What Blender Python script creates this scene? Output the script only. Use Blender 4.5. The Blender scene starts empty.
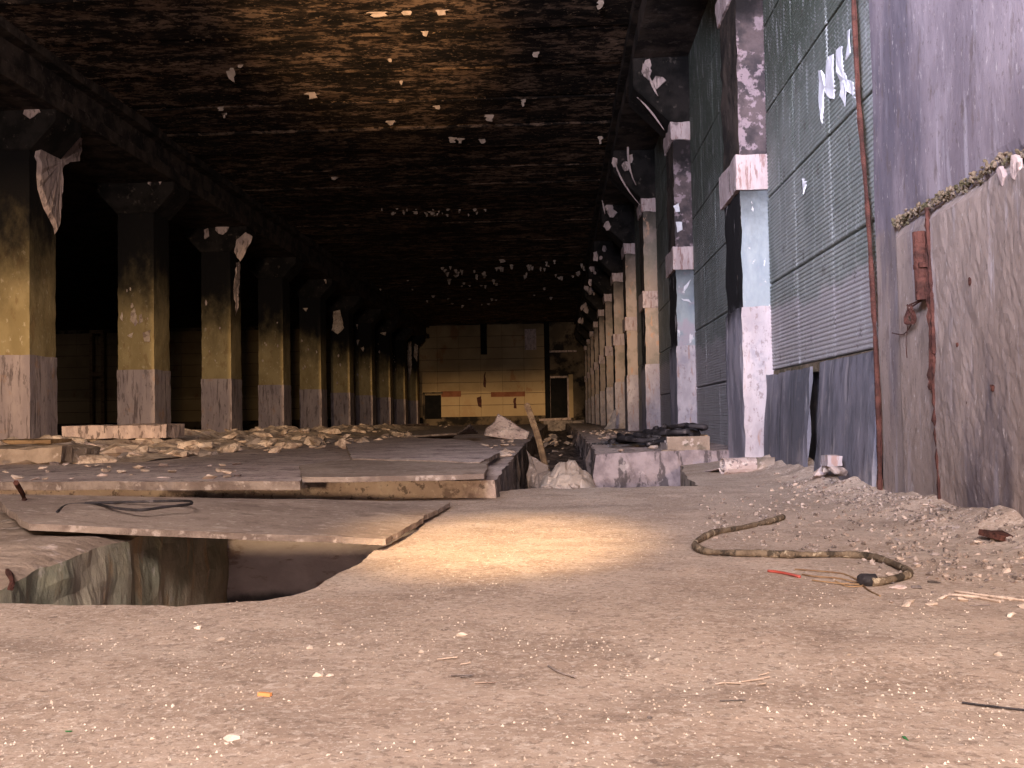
import bpy, bmesh, math, random
from mathutils import Vector, Matrix, noise
from mathutils.geometry import delaunay_2d_cdt
R = random.Random(7)
C = bpy.context.scene
COL = C.collection
rad = math.radians
# ------------------------------------------------------------------ camera
F = 1000.0
cam = bpy.data.objects.new('camera', bpy.data.cameras.new('camera')); COL.objects.link(cam)
cam.data.sensor_width = 36; cam.data.lens = 36 * F / 1024; cam.data.clip_end = 300; cam.data.clip_start = .02
cam.location = (0, 0, .5)
CAMR = (Matrix.Rotation(math.atan(44 / F), 3, 'Z') @ Matrix.Rotation(rad(90) + math.atan(33.8 / F), 3, 'X') @ Matrix.Rotation(rad(-1.0), 3, 'Z'))
cam.rotation_euler = CAMR.to_euler()
C.camera = cam
def ray(px, py): return CAMR @ Vector(((px - 512) / F, (384 - py) / F, -1))
def onz(px, py, z=0.):
    d = ray(px, py); t = (z - .5) / d.z; return Vector((d.x * t, d.y * t, z))
def onx(px, py, x):
    d = ray(px, py); t = x / d.x; return Vector((x, d.y * t, .5 + d.z * t))
def ony(px, py, y):
    d = ray(px, py); t = y / d.y; return Vector((d.x * t, y, .5 + d.z * t))
# ------------------------------------------------------------------ view, world, lights
C.view_settings.view_transform = 'Standard'; C.view_settings.look = 'None'
C.view_settings.exposure = 0.0; C.view_settings.gamma = 1.0; C.view_settings.use_curve_mapping = False
w = bpy.data.worlds.new('sky'); C.world = w; w.use_nodes = True
w.node_tree.nodes['Background'].inputs[0].default_value = (.78, .74, .80, 1)
w.node_tree.nodes['Background'].inputs[1].default_value = .34
def lamp(name, kind, loc, aim, color, energy, **kw):
    l = bpy.data.lights.new(name, kind); l.color = color; l.energy = energy
    for k, v in kw.items(): setattr(l, k, v)
    o = bpy.data.objects.new(name, l); COL.objects.link(o); o.location = loc
    o.rotation_euler = (Vector(aim) - Vector(loc)).to_track_quat('-Z', 'Y').to_euler()
    return o
# daylight of the open end behind the camera
lamp('daylight_opening', 'AREA', (-.3, -5.0, 4.3), (-2.2, 6, .2), (1.0, .82, .76), 1300, shape='RECTANGLE', size=2.6, size_y=1.6)
# cool skylight from the right of the opening, falling on the pilasters and ribbed wall
lamp('cool_skylight', 'AREA', (-2.0, -2.4, 3.6), (2.0, 7.5, 3.1), (.74, .76, 1.0), 215, shape='RECTANGLE', size=1.4, size_y=1.8, spread=rad(50))
# low warm sun along the hall
lamp('low_sun', 'SUN', (0, -10, 3), (-.12, 0, 2.42), (1.0, .66, .36), 1.3, angle=rad(2.0))
# warm shafts of light on floor, ceiling and left columns
lamp('floor_beam', 'SPOT', (-.5, -2.2, 4.6), (-.24, 4.05, 0), (1.0, .66, .34), 7000, spot_size=rad(11), spot_blend=1.0, shadow_soft_size=.08)
lamp('ceiling_beam', 'SPOT', (-1.2, 1.0, .6), (-2.5, 13.4, 6.25), (1.0, .60, .28), 14000, spot_size=rad(19), spot_blend=1.0, shadow_soft_size=.08)
lamp('column_beam', 'SPOT', (-2.0, -2.4, 2.6), (-7.4, 22, 1.5), (1.0, .68, .38), 5600, spot_size=rad(22), spot_blend=1.0, shadow_soft_size=.2)
lamp('pilaster_fill', 'SPOT', (-.9, -2.4, 1.8), (1.6, 33, 2.2), (1.0, .66, .30), 14000, spot_size=rad(11), spot_blend=1.0, shadow_soft_size=.2)  # added fill spot that warms and brightens the far pilasters
# ------------------------------------------------------------------ materials
def mat(name, c1, c2, scale=3., st=(1, 1, 1), layers=(), bump=.3, bscale=30., rough=.9, bdist=.02, spec=.2):
    """layers: (colour, noise scale, stretch, lo, hi, zramp or None, amount); zramp=(z0,z1) grows from 0 to 1"""
    m = bpy.data.materials.new(name); m.use_nodes = True; nt = m.node_tree; N = nt.nodes; L = nt.links
    b = N['Principled BSDF']; b.inputs['Roughness'].default_value = rough
    b.inputs['Specular IOR Level'].default_value = spec
    g = N.new('ShaderNodeNewGeometry')
    def nz(sc, stv, det=6, off=0, rgh=.6):
        mp = N.new('ShaderNodeMapping'); mp.inputs['Scale'].default_value = stv; mp.inputs['Location'].default_value = (off, off * .7, off * 1.3)
        L.new(g.outputs['Position'], mp.inputs[0])
        n = N.new('ShaderNodeTexNoise'); n.inputs['Scale'].default_value = sc; n.inputs['Detail'].default_value = det
        n.inputs['Roughness'].default_value = rgh
        L.new(mp.outputs[0], n.inputs[0]); return n.outputs[0]
    def mr(v, lo, hi, smooth=True):
        r = N.new('ShaderNodeMapRange'); r.interpolation_type = 'SMOOTHSTEP' if smooth else 'LINEAR'
        r.inputs[1].default_value = lo; r.inputs[2].default_value = hi
        if lo > hi: r.inputs[1].default_value = hi; r.inputs[2].default_value = lo; r.inputs[3].default_value = 1; r.inputs[4].default_value = 0
        L.new(v, r.inputs[0]); return r.outputs[0]
    def mix(f, a, bb):
        x = N.new('ShaderNodeMix'); x.data_type = 'RGBA'; L.new(f, x.inputs[0])
        for s, v in ((x.inputs[6], a), (x.inputs[7], bb)):
            if isinstance(v, tuple): s.default_value = (*v, 1)
            else: L.new(v, s)
        return x.outputs[2]
    def mth(op, a, bb, cl=False, c=None):
        x = N.new('ShaderNodeMath'); x.operation = op; x.use_clamp = cl
        if c is not None: x.inputs[2].default_value = c
        for s, v in ((x.inputs[0], a), (x.inputs[1], bb)):
            if isinstance(v, (int, float)): s.default_value = v
            else: L.new(v, s)
        return x.outputs[0]
    col = mix(mr(nz(scale, st), .40, .60), c1, c2)
    sep = None
    for i, ly in enumerate(layers):
        lc, ls, lst, lo, hi, zr, amt = ly
        n = nz(ls, lst, 8, 3.1 + 5.3 * i, .65)
        if zr:
            if sep is None:
                sep = N.new('ShaderNodeSeparateXYZ'); L.new(g.outputs['Position'], sep.inputs[0])
            z = mr(sep.outputs[2], zr[0], zr[1])
            # z ramp pushes the noise over its threshold
            v = mth('ADD', n, mth('MULTIPLY', mth('SUBTRACT', z, .5), 1.2))
            msk = mr(v, lo, hi)
        else: msk = mr(mth('MULTIPLY_ADD', n, 1.55, c=-.275), lo, hi)
        col = mix(mth('MULTIPLY', msk, amt), col, lc)
    L.new(col, b.inputs['Base Color'])
    bp = N.new('ShaderNodeBump'); bp.inputs['Strength'].default_value = bump; bp.inputs['Distance'].default_value = bdist
    h = mth('ADD', nz(bscale, st, 8, 9), mth('MULTIPLY', nz(bscale * .2, st, 4, 2), 2.0))
    L.new(h, bp.inputs['Height']); L.new(bp.outputs[0], b.inputs['Normal'])
    return m
BLK = (.008, .007, .007)
U = (1, 1, 1)
M = {}
M['floor'] = mat('dusty_floor', (.42, .32, .25), (.53, .415, .33), 2.6, U, [
    ((.60, .50, .41), 2.1, U, .54, .74, None, .5), ((.27, .205, .165), 3.5, U, .56, .76, None, .5), ((.66, .56, .47), 42, U, .56, .64, None, .6), ((.24, .18, .14), 55, U, .57, .63, None, .6),
    ((.16, .12, .10), 18, U, .72, .80, None, .6), ((.72, .64, .56), 110, U, .62, .68, None, .7)], .28, 120, .95, .008)
M['slab'] = mat('grey_slab_concrete', (.46, .365, .34), (.62, .51, .475), 1.3, U, [
    ((.68, .58, .53), 3.2, (1, 1.2, 1), .55, .66, None, .75), ((.16, .12, .12), 4, U, .54, .70, None, .7), ((.10, .08, .08), 16, U, .60, .68, None, .7), ((.70, .62, .58), 30, U, .60, .68, None, .6)], .5, 45)
M['plate'] = mat('thin_plate_concrete', (.30, .235, .195), (.40, .32, .265), 1.8, U, [
    ((.58, .49, .42), 18, U, .60, .70, None, .6), ((.18, .135, .11), 7, U, .55, .72, None, .6), ((.13, .10, .08), 40, U, .62, .70, None, .5)], .4, 60)
M['front'] = mat('broken_block_front', (.21, .17, .175), (.34, .28, .28), 4, U, [((.06, .05, .05), 5, (2, 2, .6), .54, .66, None, .8), ((.52, .45, .43), 7, U, .62, .72, None, .5)], .8, 20)
M['edge'] = mat('broken_edge_darkened', (.17, .13, .11), (.30, .24, .20), 5, U, [((.5, .42, .37), 12, U, .60, .70, None, .6)], .6, 40)  # slab edges coloured darker to offset the light they catch
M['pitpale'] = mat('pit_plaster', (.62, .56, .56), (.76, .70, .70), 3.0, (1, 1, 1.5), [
    ((.07, .07, .08), 3, U, .4, .8, (-.18, -.44), .9), ((.28, .17, .12), 5, (1, 1, 3), .6, .75, None, .6)], .4, 40)  # colour darkens down the pit wall, painting in its shade
M['pitgreen'] = mat('pit_green_concrete', (.22, .22, .16), (.38, .34, .25), 2.5, (1, 1, .7), [
    ((.42, .28, .15), 4, (2, 2, .5), .60, .75, None, .6), ((.40, .37, .32), 9, U, .66, .74, None, .6)], .6, 20)
M['hump'] = mat('brown_broken_concrete', (.26, .20, .155), (.38, .30, .24), 3, U, [
    ((.10, .09, .07), 4, U, .56, .7, None, .7), ((.6, .5, .45), 9, U, .6, .7, None, .6)], .8, 22)
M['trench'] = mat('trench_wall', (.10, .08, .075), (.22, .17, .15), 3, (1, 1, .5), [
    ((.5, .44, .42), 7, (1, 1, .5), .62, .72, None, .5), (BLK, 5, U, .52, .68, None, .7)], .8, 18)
M['plaster'] = mat('pale_rubble', (.50, .39, .31), (.68, .56, .47), 4, U, [
    ((.24, .17, .14), 6, U, .52, .66, None, .75), ((.15, .11, .09), 20, U, .60, .70, None, .6)], .6, 35)
M['darkrub'] = mat('dark_rubble', (.20, .17, .16), (.32, .27, .25), 4, U, [(BLK, 5, U, .55, .7, None, .6)], .6, 35)
M['chips'] = mat('mixed_crumbs', (.24, .185, .15), (.46, .38, .33), 30, U, [((.10, .08, .07), 22, U, .5, .6, None, .8)], .3, 60)
M['gravel'] = mat('pale_grit', (.42, .34, .27), (.70, .61, .52), 10, U, [], .2, 60)
M['ceil'] = mat('sooty_ceiling', (.19, .125, .088), (.30, .205, .145), 1.6, (.8, 1.2, 1), [
    (BLK, 1.6, (.6, 1.5, 1), .44, .60, None, .9), (BLK, 4.5, (.6, 1.3, 1), .47, .56, None, .92), (BLK, 12, (.7, 1.2, 1), .50, .60, None, .8), (BLK, .35, (.4, 1, 1), .42, .70, None, .5),
    ((.42, .29, .20), 14, (.7, 1.2, 1), .65, .71, None, .6)], .5, 16, .9, .02)
M['sootdark'] = mat('black_soot_crust', (.008, .007, .006), (.022, .018, .016), 3, U, [((.10, .08, .065), 9, U, .66, .73, None, .6)], .6, 25)
M['flake'] = mat('hanging_paint_flake', (.34, .27, .22), (.46, .37, .31), 9, U, [], .2, 40)
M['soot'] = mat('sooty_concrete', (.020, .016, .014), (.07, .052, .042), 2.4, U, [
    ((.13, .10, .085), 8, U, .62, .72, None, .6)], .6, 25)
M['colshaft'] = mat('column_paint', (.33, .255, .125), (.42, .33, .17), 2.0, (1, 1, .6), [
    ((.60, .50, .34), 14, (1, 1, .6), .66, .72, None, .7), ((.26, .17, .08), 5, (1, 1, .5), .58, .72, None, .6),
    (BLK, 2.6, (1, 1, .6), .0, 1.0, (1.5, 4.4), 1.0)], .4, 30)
M['colplinth'] = mat('column_plinth_paint', (.35, .29, .30), (.46, .38, .38), 3, (1, 1, .3), [
    ((.12, .09, .09), 6, (2, 2, .18), .56, .68, None, .75), ((.10, .08, .08), 14, (1, 1, .3), .60, .68, None, .5), ((.45, .27, .17), 3, U, .60, .8, None, .6)], .4, 30)
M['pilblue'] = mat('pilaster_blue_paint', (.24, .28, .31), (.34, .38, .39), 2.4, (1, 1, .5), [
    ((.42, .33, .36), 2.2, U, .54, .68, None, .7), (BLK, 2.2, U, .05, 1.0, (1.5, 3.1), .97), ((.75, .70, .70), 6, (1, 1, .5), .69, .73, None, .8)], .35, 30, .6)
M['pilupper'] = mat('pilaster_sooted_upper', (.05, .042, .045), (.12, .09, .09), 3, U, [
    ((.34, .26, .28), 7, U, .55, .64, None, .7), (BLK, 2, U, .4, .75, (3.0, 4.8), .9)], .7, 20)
M['pilwhite'] = mat('pilaster_bare_plaster', (.40, .345, .355), (.54, .475, .48), 3, (1, 1, .5), [
    ((.36, .21, .16), 6, (2, 2, .35), .57, .70, None, .7), ((.32, .29, .32), 3, U, .54, .70, None, .7), ((.24, .18, .17), 25, (1, 1, .6), .60, .68, None, .6)], .4, 30)
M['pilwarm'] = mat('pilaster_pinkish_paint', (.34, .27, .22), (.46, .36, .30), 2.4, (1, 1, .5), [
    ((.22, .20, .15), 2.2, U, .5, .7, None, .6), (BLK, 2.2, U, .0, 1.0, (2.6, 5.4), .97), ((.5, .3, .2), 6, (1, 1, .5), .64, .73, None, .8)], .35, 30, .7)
M['collar'] = mat('pink_collar_plaster', (.42, .33, .32), (.52, .42, .41), 6, (2, 2, .5), [
    ((.24, .13, .11), 12, (2.4, 2.4, .3), .57, .66, None, .75), ((.1, .08, .08), 5, U, .6, .75, None, .7)], .5, 30)
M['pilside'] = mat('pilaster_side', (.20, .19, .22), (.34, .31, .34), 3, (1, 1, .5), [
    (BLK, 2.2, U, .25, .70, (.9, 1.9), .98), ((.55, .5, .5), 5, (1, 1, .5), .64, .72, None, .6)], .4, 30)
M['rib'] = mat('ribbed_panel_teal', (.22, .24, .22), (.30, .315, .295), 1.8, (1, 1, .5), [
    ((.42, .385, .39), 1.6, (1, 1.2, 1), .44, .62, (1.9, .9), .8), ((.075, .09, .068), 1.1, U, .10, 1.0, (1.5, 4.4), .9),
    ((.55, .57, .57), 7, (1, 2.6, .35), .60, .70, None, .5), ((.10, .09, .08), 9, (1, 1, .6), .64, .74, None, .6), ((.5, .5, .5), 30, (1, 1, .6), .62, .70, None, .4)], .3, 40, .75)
M['white'] = mat('white_limewash', (.60, .59, .62), (.72, .71, .75), 8, U, [], .4, 40)
M['near'] = mat('near_wall_concrete', (.20, .165, .185), (.31, .26, .28), 1.7, (1, 1, .5), [
    ((.34, .265, .215), 3.2, (1, 3, .7), .42, .58, (1.75, 1.25), .75), ((.47, .43, .46), 3.6, (1, 3.0, .35), .56, .78, None, .5), ((.10, .09, .115), 1.1, (1, 1.5, .4), .48, .72, None, .7),
    ((.13, .095, .08), 7, (1, 1.6, .6), .58, .76, None, .5), ((.60, .54, .51), 20, (1, 1.8, .7), .66, .76, None, .5), ((.10, .075, .065), 30, (1, 1.3, .8), .64, .74, None, .45)], .35, 80, .9, .006)
M['rust'] = mat('rusty_steel', (.065, .027, .022), (.12, .048, .036), 9, U, [((.05, .025, .02), 14, U, .55, .7, None, .7)], .8, 60)
M['slate'] = mat('dark_grey_sheet', (.12, .12, .14), (.20, .19, .22), 2.4, (1, 1, .5), [
    ((.40, .35, .34), 2.2, U, .58, .76, None, .5), ((.05, .05, .06), 5, (1, 2, .4), .56, .70, None, .6),     ((.36, .33, .34), 4, (1, 3, .4), .60, .72, None, .6)], .3, 30, .7)
M['endpanel'] = mat('end_wall_panel', (.31, .225, .125), (.39, .29, .165), .5, (1, 1, 1), [
    ((.27, .13, .06), 1.0, (1, 1, .6), .60, .74, None, .7), (BLK, .35, U, .1, 1.1, (2.6, 9.5), .8), ((.62, .46, .26), .25, U, .55, .75, (3.0, 1.5), .5)], .2, 5)
M['endback'] = mat('end_wall_dark', (.10, .075, .05), (.16, .12, .08), 1, U, [(BLK, 1, U, .45, .65, None, .9)], .4, 6)
M['redpaint'] = mat('faded_red_band', (.20, .075, .04), (.27, .11, .06), 2, U, [], .2, 10)
M['black'] = mat('plain_black', (.004, .004, .004), (.008, .007, .007), 3, U, [], .1, 10)  # near-black, also stands for the darkness inside the door openings
M['cable'] = mat('dusty_cable_sheath', (.13, .095, .065), (.21, .16, .11), 14, U, [((.5, .42, .30), 22, U, .60, .68, None, .8), ((.03, .025, .02), 16, U, .55, .65, None, .8)], .6, 80)
M['rubber'] = mat('black_rubber_hose', (.018, .016, .018), (.05, .045, .05), 6, U, [((.25, .22, .22), 14, U, .62, .7, None, .5)], .4, 40, .55)
M['copper'] = mat('copper_strand', (.22, .13, .07), (.34, .22, .12), 9, U, [], .2, 40, .5)
M['redins'] = mat('red_insulation', (.42, .08, .06), (.5, .12, .10), 9, U, [], .2, 40, .5)
M['timber'] = mat('old_timber', (.22, .14, .08), (.34, .23, .13), 5, (.3, 3, 3), [((.12, .08, .05), 6, U, .55, .7, None, .6)], .4, 40)
M['cloth'] = mat('dusty_tarp', (.52, .42, .34), (.64, .53, .44), 3, U, [((.30, .23, .19), 5, U, .58, .7, None, .6)], .3, 30)
M['green'] = mat('green_glass', (.03, .16, .05), (.05, .24, .08), 9, U, [], .1, 40, .25, spec=.5)
M['orange'] = mat('orange_shard', (.75, .33, .12), (.8, .4, .18), 9, U, [], .2, 40)
M['moss'] = mat('crumbly_joint_fill', (.10, .085, .045), (.20, .15, .10), 9, U, [((.28, .21, .16), 11, U, .5, .65, None, .7)], .8, 40)
M['peel'] = mat('peeled_plaster', (.40, .31, .29), (.56, .44, .40), 9, (1, 1, .5), [((.12, .09, .08), 7, (2, 2, .6), .56, .66, None, .8)], .6, 30)
# ------------------------------------------------------------------ helpers
def tag(o, label=None, cat=None, group=None, kind=None):
    if label: o['label'] = label
    if cat: o['category'] = cat
    if group: o['group'] = group
    if kind: o['kind'] = kind
    return o
def obj(name, bm, m, parent=None, smooth=False, kind=None, recalc=True):
    if recalc: bmesh.ops.recalc_face_normals(bm, faces=bm.faces)
    me = bpy.data.meshes.new(name); bm.to_mesh(me); bm.free()
    for x in (m if isinstance(m, (list, tuple)) else [m]): me.materials.append(M[x])
    if smooth:
        for p in me.polygons: p.use_smooth = True
    o = bpy.data.objects.new(name, me); COL.objects.link(o)
    if parent: o.parent = parent
    if kind: o['kind'] = kind
    return o
def empty(name, loc, label=None, cat=None, group=None, kind=None):
    o = bpy.data.objects.new(name, None); COL.objects.link(o); o.location = loc; o.empty_display_size = .1
    return tag(o, label, cat, group, kind)
def box(bm, x0, x1, y0, y1, z0, z1, mi=0):
    v = [bm.verts.new(p) for p in ((x0, y0, z0), (x1, y0, z0), (x1, y1, z0), (x0, y1, z0), (x0, y0, z1), (x1, y0, z1), (x1, y1, z1), (x0, y1, z1))]
    fs = [bm.faces.new([v[i] for i in q]) for q in ((3, 2, 1, 0), (4, 5, 6, 7), (0, 1, 5, 4), (1, 2, 6, 5), (2, 3, 7, 6), (3, 0, 4, 7))]
    for f in fs: f.material_index = mi
    return fs
def rough(bm, amp, sc=6, seed=0):
    for v in bm.verts:
        p = v.co * sc + Vector((seed * 3.7, seed, -seed)); v.co += noise.noise_vector(p) * amp
def gridbox(x0, x1, y0, y1, z0, z1, step, amp=0., sc=6, seed=0, edge=0.):
    """box with subdivided faces, worn irregular edges"""
    bm = bmesh.new(); n = [max(1, int(round((b - a) / step))) for a, b in ((x0, x1), (y0, y1), (z0, z1))]
    vs = {}
    def V(i, j, k):
        if (i, j, k) not in vs:
            p = Vector((x0 + (x1 - x0) * i / n[0], y0 + (y1 - y0) * j / n[1], z0 + (z1 - z0) * k / n[2]))
            on = (i in (0, n[0])) + (j in (0, n[1])) + (k in (0, n[2]))
            if on >= 2 and edge:
                c = Vector(((x0 + x1) / 2, (y0 + y1) / 2, (z0 + z1) / 2)); a = edge * max(0, noise.noise(p * 5 + Vector((seed, 0, 0))) + .35)
                for q, e in ((0, i in (0, n[0])), (1, j in (0, n[1])), (2, k in (0, n[2]))):
                    if e: p[q] += a * (1 if c[q] > p[q] else -1)
            p += noise.noise_vector(p * sc + Vector((seed, seed, 0))) * amp
            vs[(i, j, k)] = bm.verts.new(p)
        return vs[(i, j, k)]
    for ax in range(3):
        a, b = [q for q in range(3) if q != ax]
        for s in (0, n[ax]):
            for i in range(n[a]):
                for j in range(n[b]):
                    q = []
                    for di, dj in ((0, 0), (1, 0), (1, 1), (0, 1)):
                        t = [0, 0, 0]; t[ax] = s; t[a] = i + di; t[b] = j + dj; q.append(V(*t))
                    bm.faces.new(q)
    return bm
def inside(p, poly):
    c = False; n = len(poly)
    for i in range(n):
        a, b = poly[i], poly[i - 1]
        if (a[1] > p[1]) != (b[1] > p[1]) and p[0] < (b[0] - a[0]) * (p[1] - a[1]) / (b[1] - a[1]) + a[0]: c = not c
    return c
def densify(poly, step, jit, seed):
    out = []; n = len(poly)
    for i in range(n):
        a = Vector(poly[i]).to_2d(); b = Vector(poly[(i + 1) % n]).to_2d(); L = (b - a).length
        k = max(1, min(int(L / step), 400)); d = (b - a) / max(L, 1e-6); nn = Vector((-d.y, d.x))
        for j in range(k):
            p = a.lerp(b, j / k)
            p += nn * jit * (noise.noise(Vector((p.x * 3, p.y * 3, seed))) + .5 * noise.noise(Vector((p.x * 11, p.y * 11, seed))))
            out.append(p)
    return out
def slab(outline, zf, depth, step=.1, holes=(), jit=.03, seed=0, wall=.03, estep=None, rows=4, mi_side=0):
    """thick slab from an (x, y) outline; top height from zf(x, y); rough broken sides"""
    loops = [densify(p, estep or step, jit, seed + k) for k, p in enumerate([outline] + list(holes))]
    verts = []; edges = []
    for lp in loops:
        b = len(verts); verts += lp; edges += [(b + i, b + (i + 1) % len(lp)) for i in range(len(lp))]
    xs = [p[0] for p in outline]; ys = [p[1] for p in outline]
    nx = int((max(xs) - min(xs)) / step); ny = int((max(ys) - min(ys)) / step)
    for i in range(1, nx + 1):
        for j in range(1, ny + 1):
            p = Vector((min(xs) + (i - .5 + R.uniform(-.25, .25)) * step, min(ys) + (j - .5 + R.uniform(-.25, .25)) * step))
            if inside(p, loops[0]) and not any(inside(p, h) for h in loops[1:]): verts.append(p)
    v2, e2, f2, *_ = delaunay_2d_cdt(verts, edges, [], 0, 1e-5)
    bm = bmesh.new(); bv = [bm.verts.new((p.x, p.y, zf(p.x, p.y))) for p in v2]
    for f in f2:
        c = sum((v2[i] for i in f), Vector((0, 0))) / len(f)
        if inside(c, loops[0]) and not any(inside(c, h) for h in loops[1:]):
            try: bm.faces.new([bv[i] for i in f])
            except ValueError: pass
    bmesh.ops.delete(bm, geom=[v for v in bm.verts if not v.link_faces], context='VERTS')
    be = [e for e in bm.edges if len(e.link_faces) == 1]
    top = {}
    for e in be:
        for v in e.verts: top[v] = None
    prev = {v: v for v in top}
    for r in range(1, rows + 1):
        cur = {}
        for v in top:
            z = v.co.z - depth * r / rows; p = Vector((v.co.x, v.co.y, z)); q = noise.noise_vector(p * 7 + Vector((seed, 0, 0))) * wall
            cur[v] = bm.verts.new((p.x + q.x, p.y + q.y, z + (q.z if r < rows else 0)))
        for e in be:
            a, b = e.verts; f = bm.faces.new((prev[a], prev[b], cur[b], cur[a])); f.material_index = mi_side
        prev = cur
    return bm
def tube(pts, r, n=8, sub=5, jit=0., closed_ends=True, bm=None):
    P = [Vector(p) for p in pts]; Q = []
    for i in range(len(P) - 1):
        p0 = P[max(i - 1, 0)]; p1 = P[i]; p2 = P[i + 1]; p3 = P[min(i + 2, len(P) - 1)]
        for k in range(sub):
            t = k / sub
            Q.append(.5 * ((2 * p1) + (p2 - p0) * t + (2 * p0 - 5 * p1 + 4 * p2 - p3) * t * t + (3 * p1 - p0 - 3 * p2 + p3) * t ** 3))
    Q.append(P[-1]); bm = bm or bmesh.new(); rings = []
    for i, q in enumerate(Q):
        t = (Q[min(i + 1, len(Q) - 1)] - Q[max(i - 1, 0)]).normalized(); u = t.cross(Vector((0, 0, 1)))
        if u.length < .1: u = t.cross(Vector((1, 0, 0)))
        u.normalize(); v = t.cross(u); rr = (r(i / len(Q)) if callable(r) else r) * (1 + jit * noise.noise(q * 30))
        rings.append([bm.verts.new(q + (u * math.cos(a) + v * math.sin(a)) * rr) for a in [2 * math.pi * k / n for k in range(n)]])
    for a, b in zip(rings, rings[1:]):
        for k in range(n): bm.faces.new((a[k], a[(k + 1) % n], b[(k + 1) % n], b[k]))
    if closed_ends: bm.faces.new(rings[0][::-1]); bm.faces.new(rings[-1])
    return bm
def blob(pts2, axis, at, th, amp=.004, seed=0, dens=.04):
    """thin irregular flake lying on a plane; pts2 = outline of 3-D points on the plane; thickness along axis"""
    bm = bmesh.new(); ax = Vector(axis)
    n = len(pts2); out = []
    for i in range(n):
        a = Vector(pts2[i]); b = Vector(pts2[(i + 1) % n]); k = max(1, int((b - a).length / dens))
        for j in range(k): out.append(a.lerp(b, j / k) + noise.noise_vector(a.lerp(b, j / k) * 12 + Vector((seed, 0, 0))) * dens * .45)
    c = sum(out, Vector()) / len(out)
    o1 = [bm.verts.new(p) for p in out]; o2 = [bm.verts.new(c + (p - c) * .93 + ax * th) for p in out]; cc = bm.verts.new(c + ax * th * 1.2)
    for i in range(len(out)):
        j = (i + 1) % len(out); bm.faces.new((o1[i], o1[j], o2[j], o2[i])); bm.faces.new((o2[i], o2[j], cc))
    bm.faces.new(o1[::-1]); return bm
def chunk_mesh(name, m, seed, flat=.6, n=16):
    r = random.Random(seed); bm = bmesh.new()
    for _ in range(n):
        v = Vector((r.gauss(0, 1), r.gauss(0, 1), r.gauss(0, 1))).normalized() * r.uniform(.8, 1)
        bm.verts.new((v.x * .5, v.y * .5 * r.uniform(.7, 1), v.z * .5 * flat))
    g = bmesh.ops.convex_hull(bm, input=bm.verts); bmesh.ops.delete(bm, geom=[v for v in bm.verts if not v.link_faces], context='VERTS')
    zmin = min(v.co.z for v in bm.verts)
    for v in bm.verts: v.co.z -= zmin * .7
    me = bpy.data.meshes.new(name); bm.to_mesh(me); bm.free(); me.materials.append(M[m]); return me
def put(name, me, loc, s, rot, label, cat, group=None, parent=None):
    o = bpy.data.objects.new(name, me); COL.objects.link(o); o.location = loc; o.scale = s if isinstance(s, tuple) else (s, s, s); o.rotation_euler = rot
    if parent: o.parent = parent
    else: tag(o, label, cat, group)
    return o
# ================================================================== SETTING
CZ = 6.25                                   # ceiling
def fz(x, y):
    z = .012 * noise.noise(Vector((x * 1.1, y * 1.1, 0))) + .006 * noise.noise(Vector((x * 5, y * 5, 4))) + .003 * noise.noise(Vector((x * 17, y * 17, 4)))
    z += .10 * max(0, min(1, (x - 1.35) / .5)) ** 2 * (1 + noise.noise(Vector((x * 4, y * 4, 9))))     # rubble dust banked along the right wall
    z += .04 * max(0, min(1, (y - 6.6) / 2.6)) * max(0, min(1, (x - .9) / .5))
    return z
PIT = [(-1.62, 2.78), (-1.35, 2.72), (-1.05, 2.72), (-.82, 2.78), (-.73, 2.98), (-.70, 3.4), (-.70, 3.8), (-.66, 4.4), (-.63, 4.85), (-1.62, 4.85)]
near = slab([(-9.6, -3), (1.9, -3), (1.9, 9.75), (1.20, 9.75), (1.05, 8.4), (.98, 7.0), (.3, 7.02), (-.2, 7.0), (-.40, 6.7), (-.55, 6.45), (-9.6, 6.45)],
            fz, .46, .09, [PIT], .025, 3, .02, .05, mi_side=1)
o = obj('floor', near, ['floor', 'hump'], smooth=False, kind='structure')
b = bmesh.new(); box(b, -1.9, -.4, 2.5, 5.4, -.50, -.40); obj('floor_pit', b, 'slab', kind='structure')
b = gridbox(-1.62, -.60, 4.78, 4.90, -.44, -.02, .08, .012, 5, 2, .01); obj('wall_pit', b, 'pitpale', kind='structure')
def lz(x, y): return .12 + .02 * noise.noise(Vector((x * .9, y * .9, 7))) + .010 * noise.noise(Vector((x * 4, y * 4, 7)))
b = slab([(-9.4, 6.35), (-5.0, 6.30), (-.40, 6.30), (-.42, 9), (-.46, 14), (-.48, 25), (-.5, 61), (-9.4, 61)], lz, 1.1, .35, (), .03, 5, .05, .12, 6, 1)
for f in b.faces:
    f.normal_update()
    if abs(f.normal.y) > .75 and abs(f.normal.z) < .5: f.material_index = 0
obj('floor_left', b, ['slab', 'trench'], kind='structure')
def rz_(x, y): return .15 + .02 * noise.noise(Vector((x * 1.5, y * .9, 2))) + .012 * noise.noise(Vector((x * 5, y * 5, 7)))
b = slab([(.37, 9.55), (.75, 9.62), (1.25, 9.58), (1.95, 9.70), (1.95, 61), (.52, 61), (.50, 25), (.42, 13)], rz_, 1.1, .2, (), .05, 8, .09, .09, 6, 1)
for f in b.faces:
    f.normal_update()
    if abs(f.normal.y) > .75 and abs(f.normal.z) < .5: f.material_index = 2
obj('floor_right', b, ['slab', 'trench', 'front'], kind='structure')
b = bmesh.new(); box(b, -1.2, 1.6, 6.3, 61, -1.1, -.95); obj('floor_trench', b, 'darkrub', kind='structure')
b = bmesh.new(); box(b, -31, -9.3, -3, 61, -.2, .12); obj('floor_aisle', b, 'darkrub', kind='structure')
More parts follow.
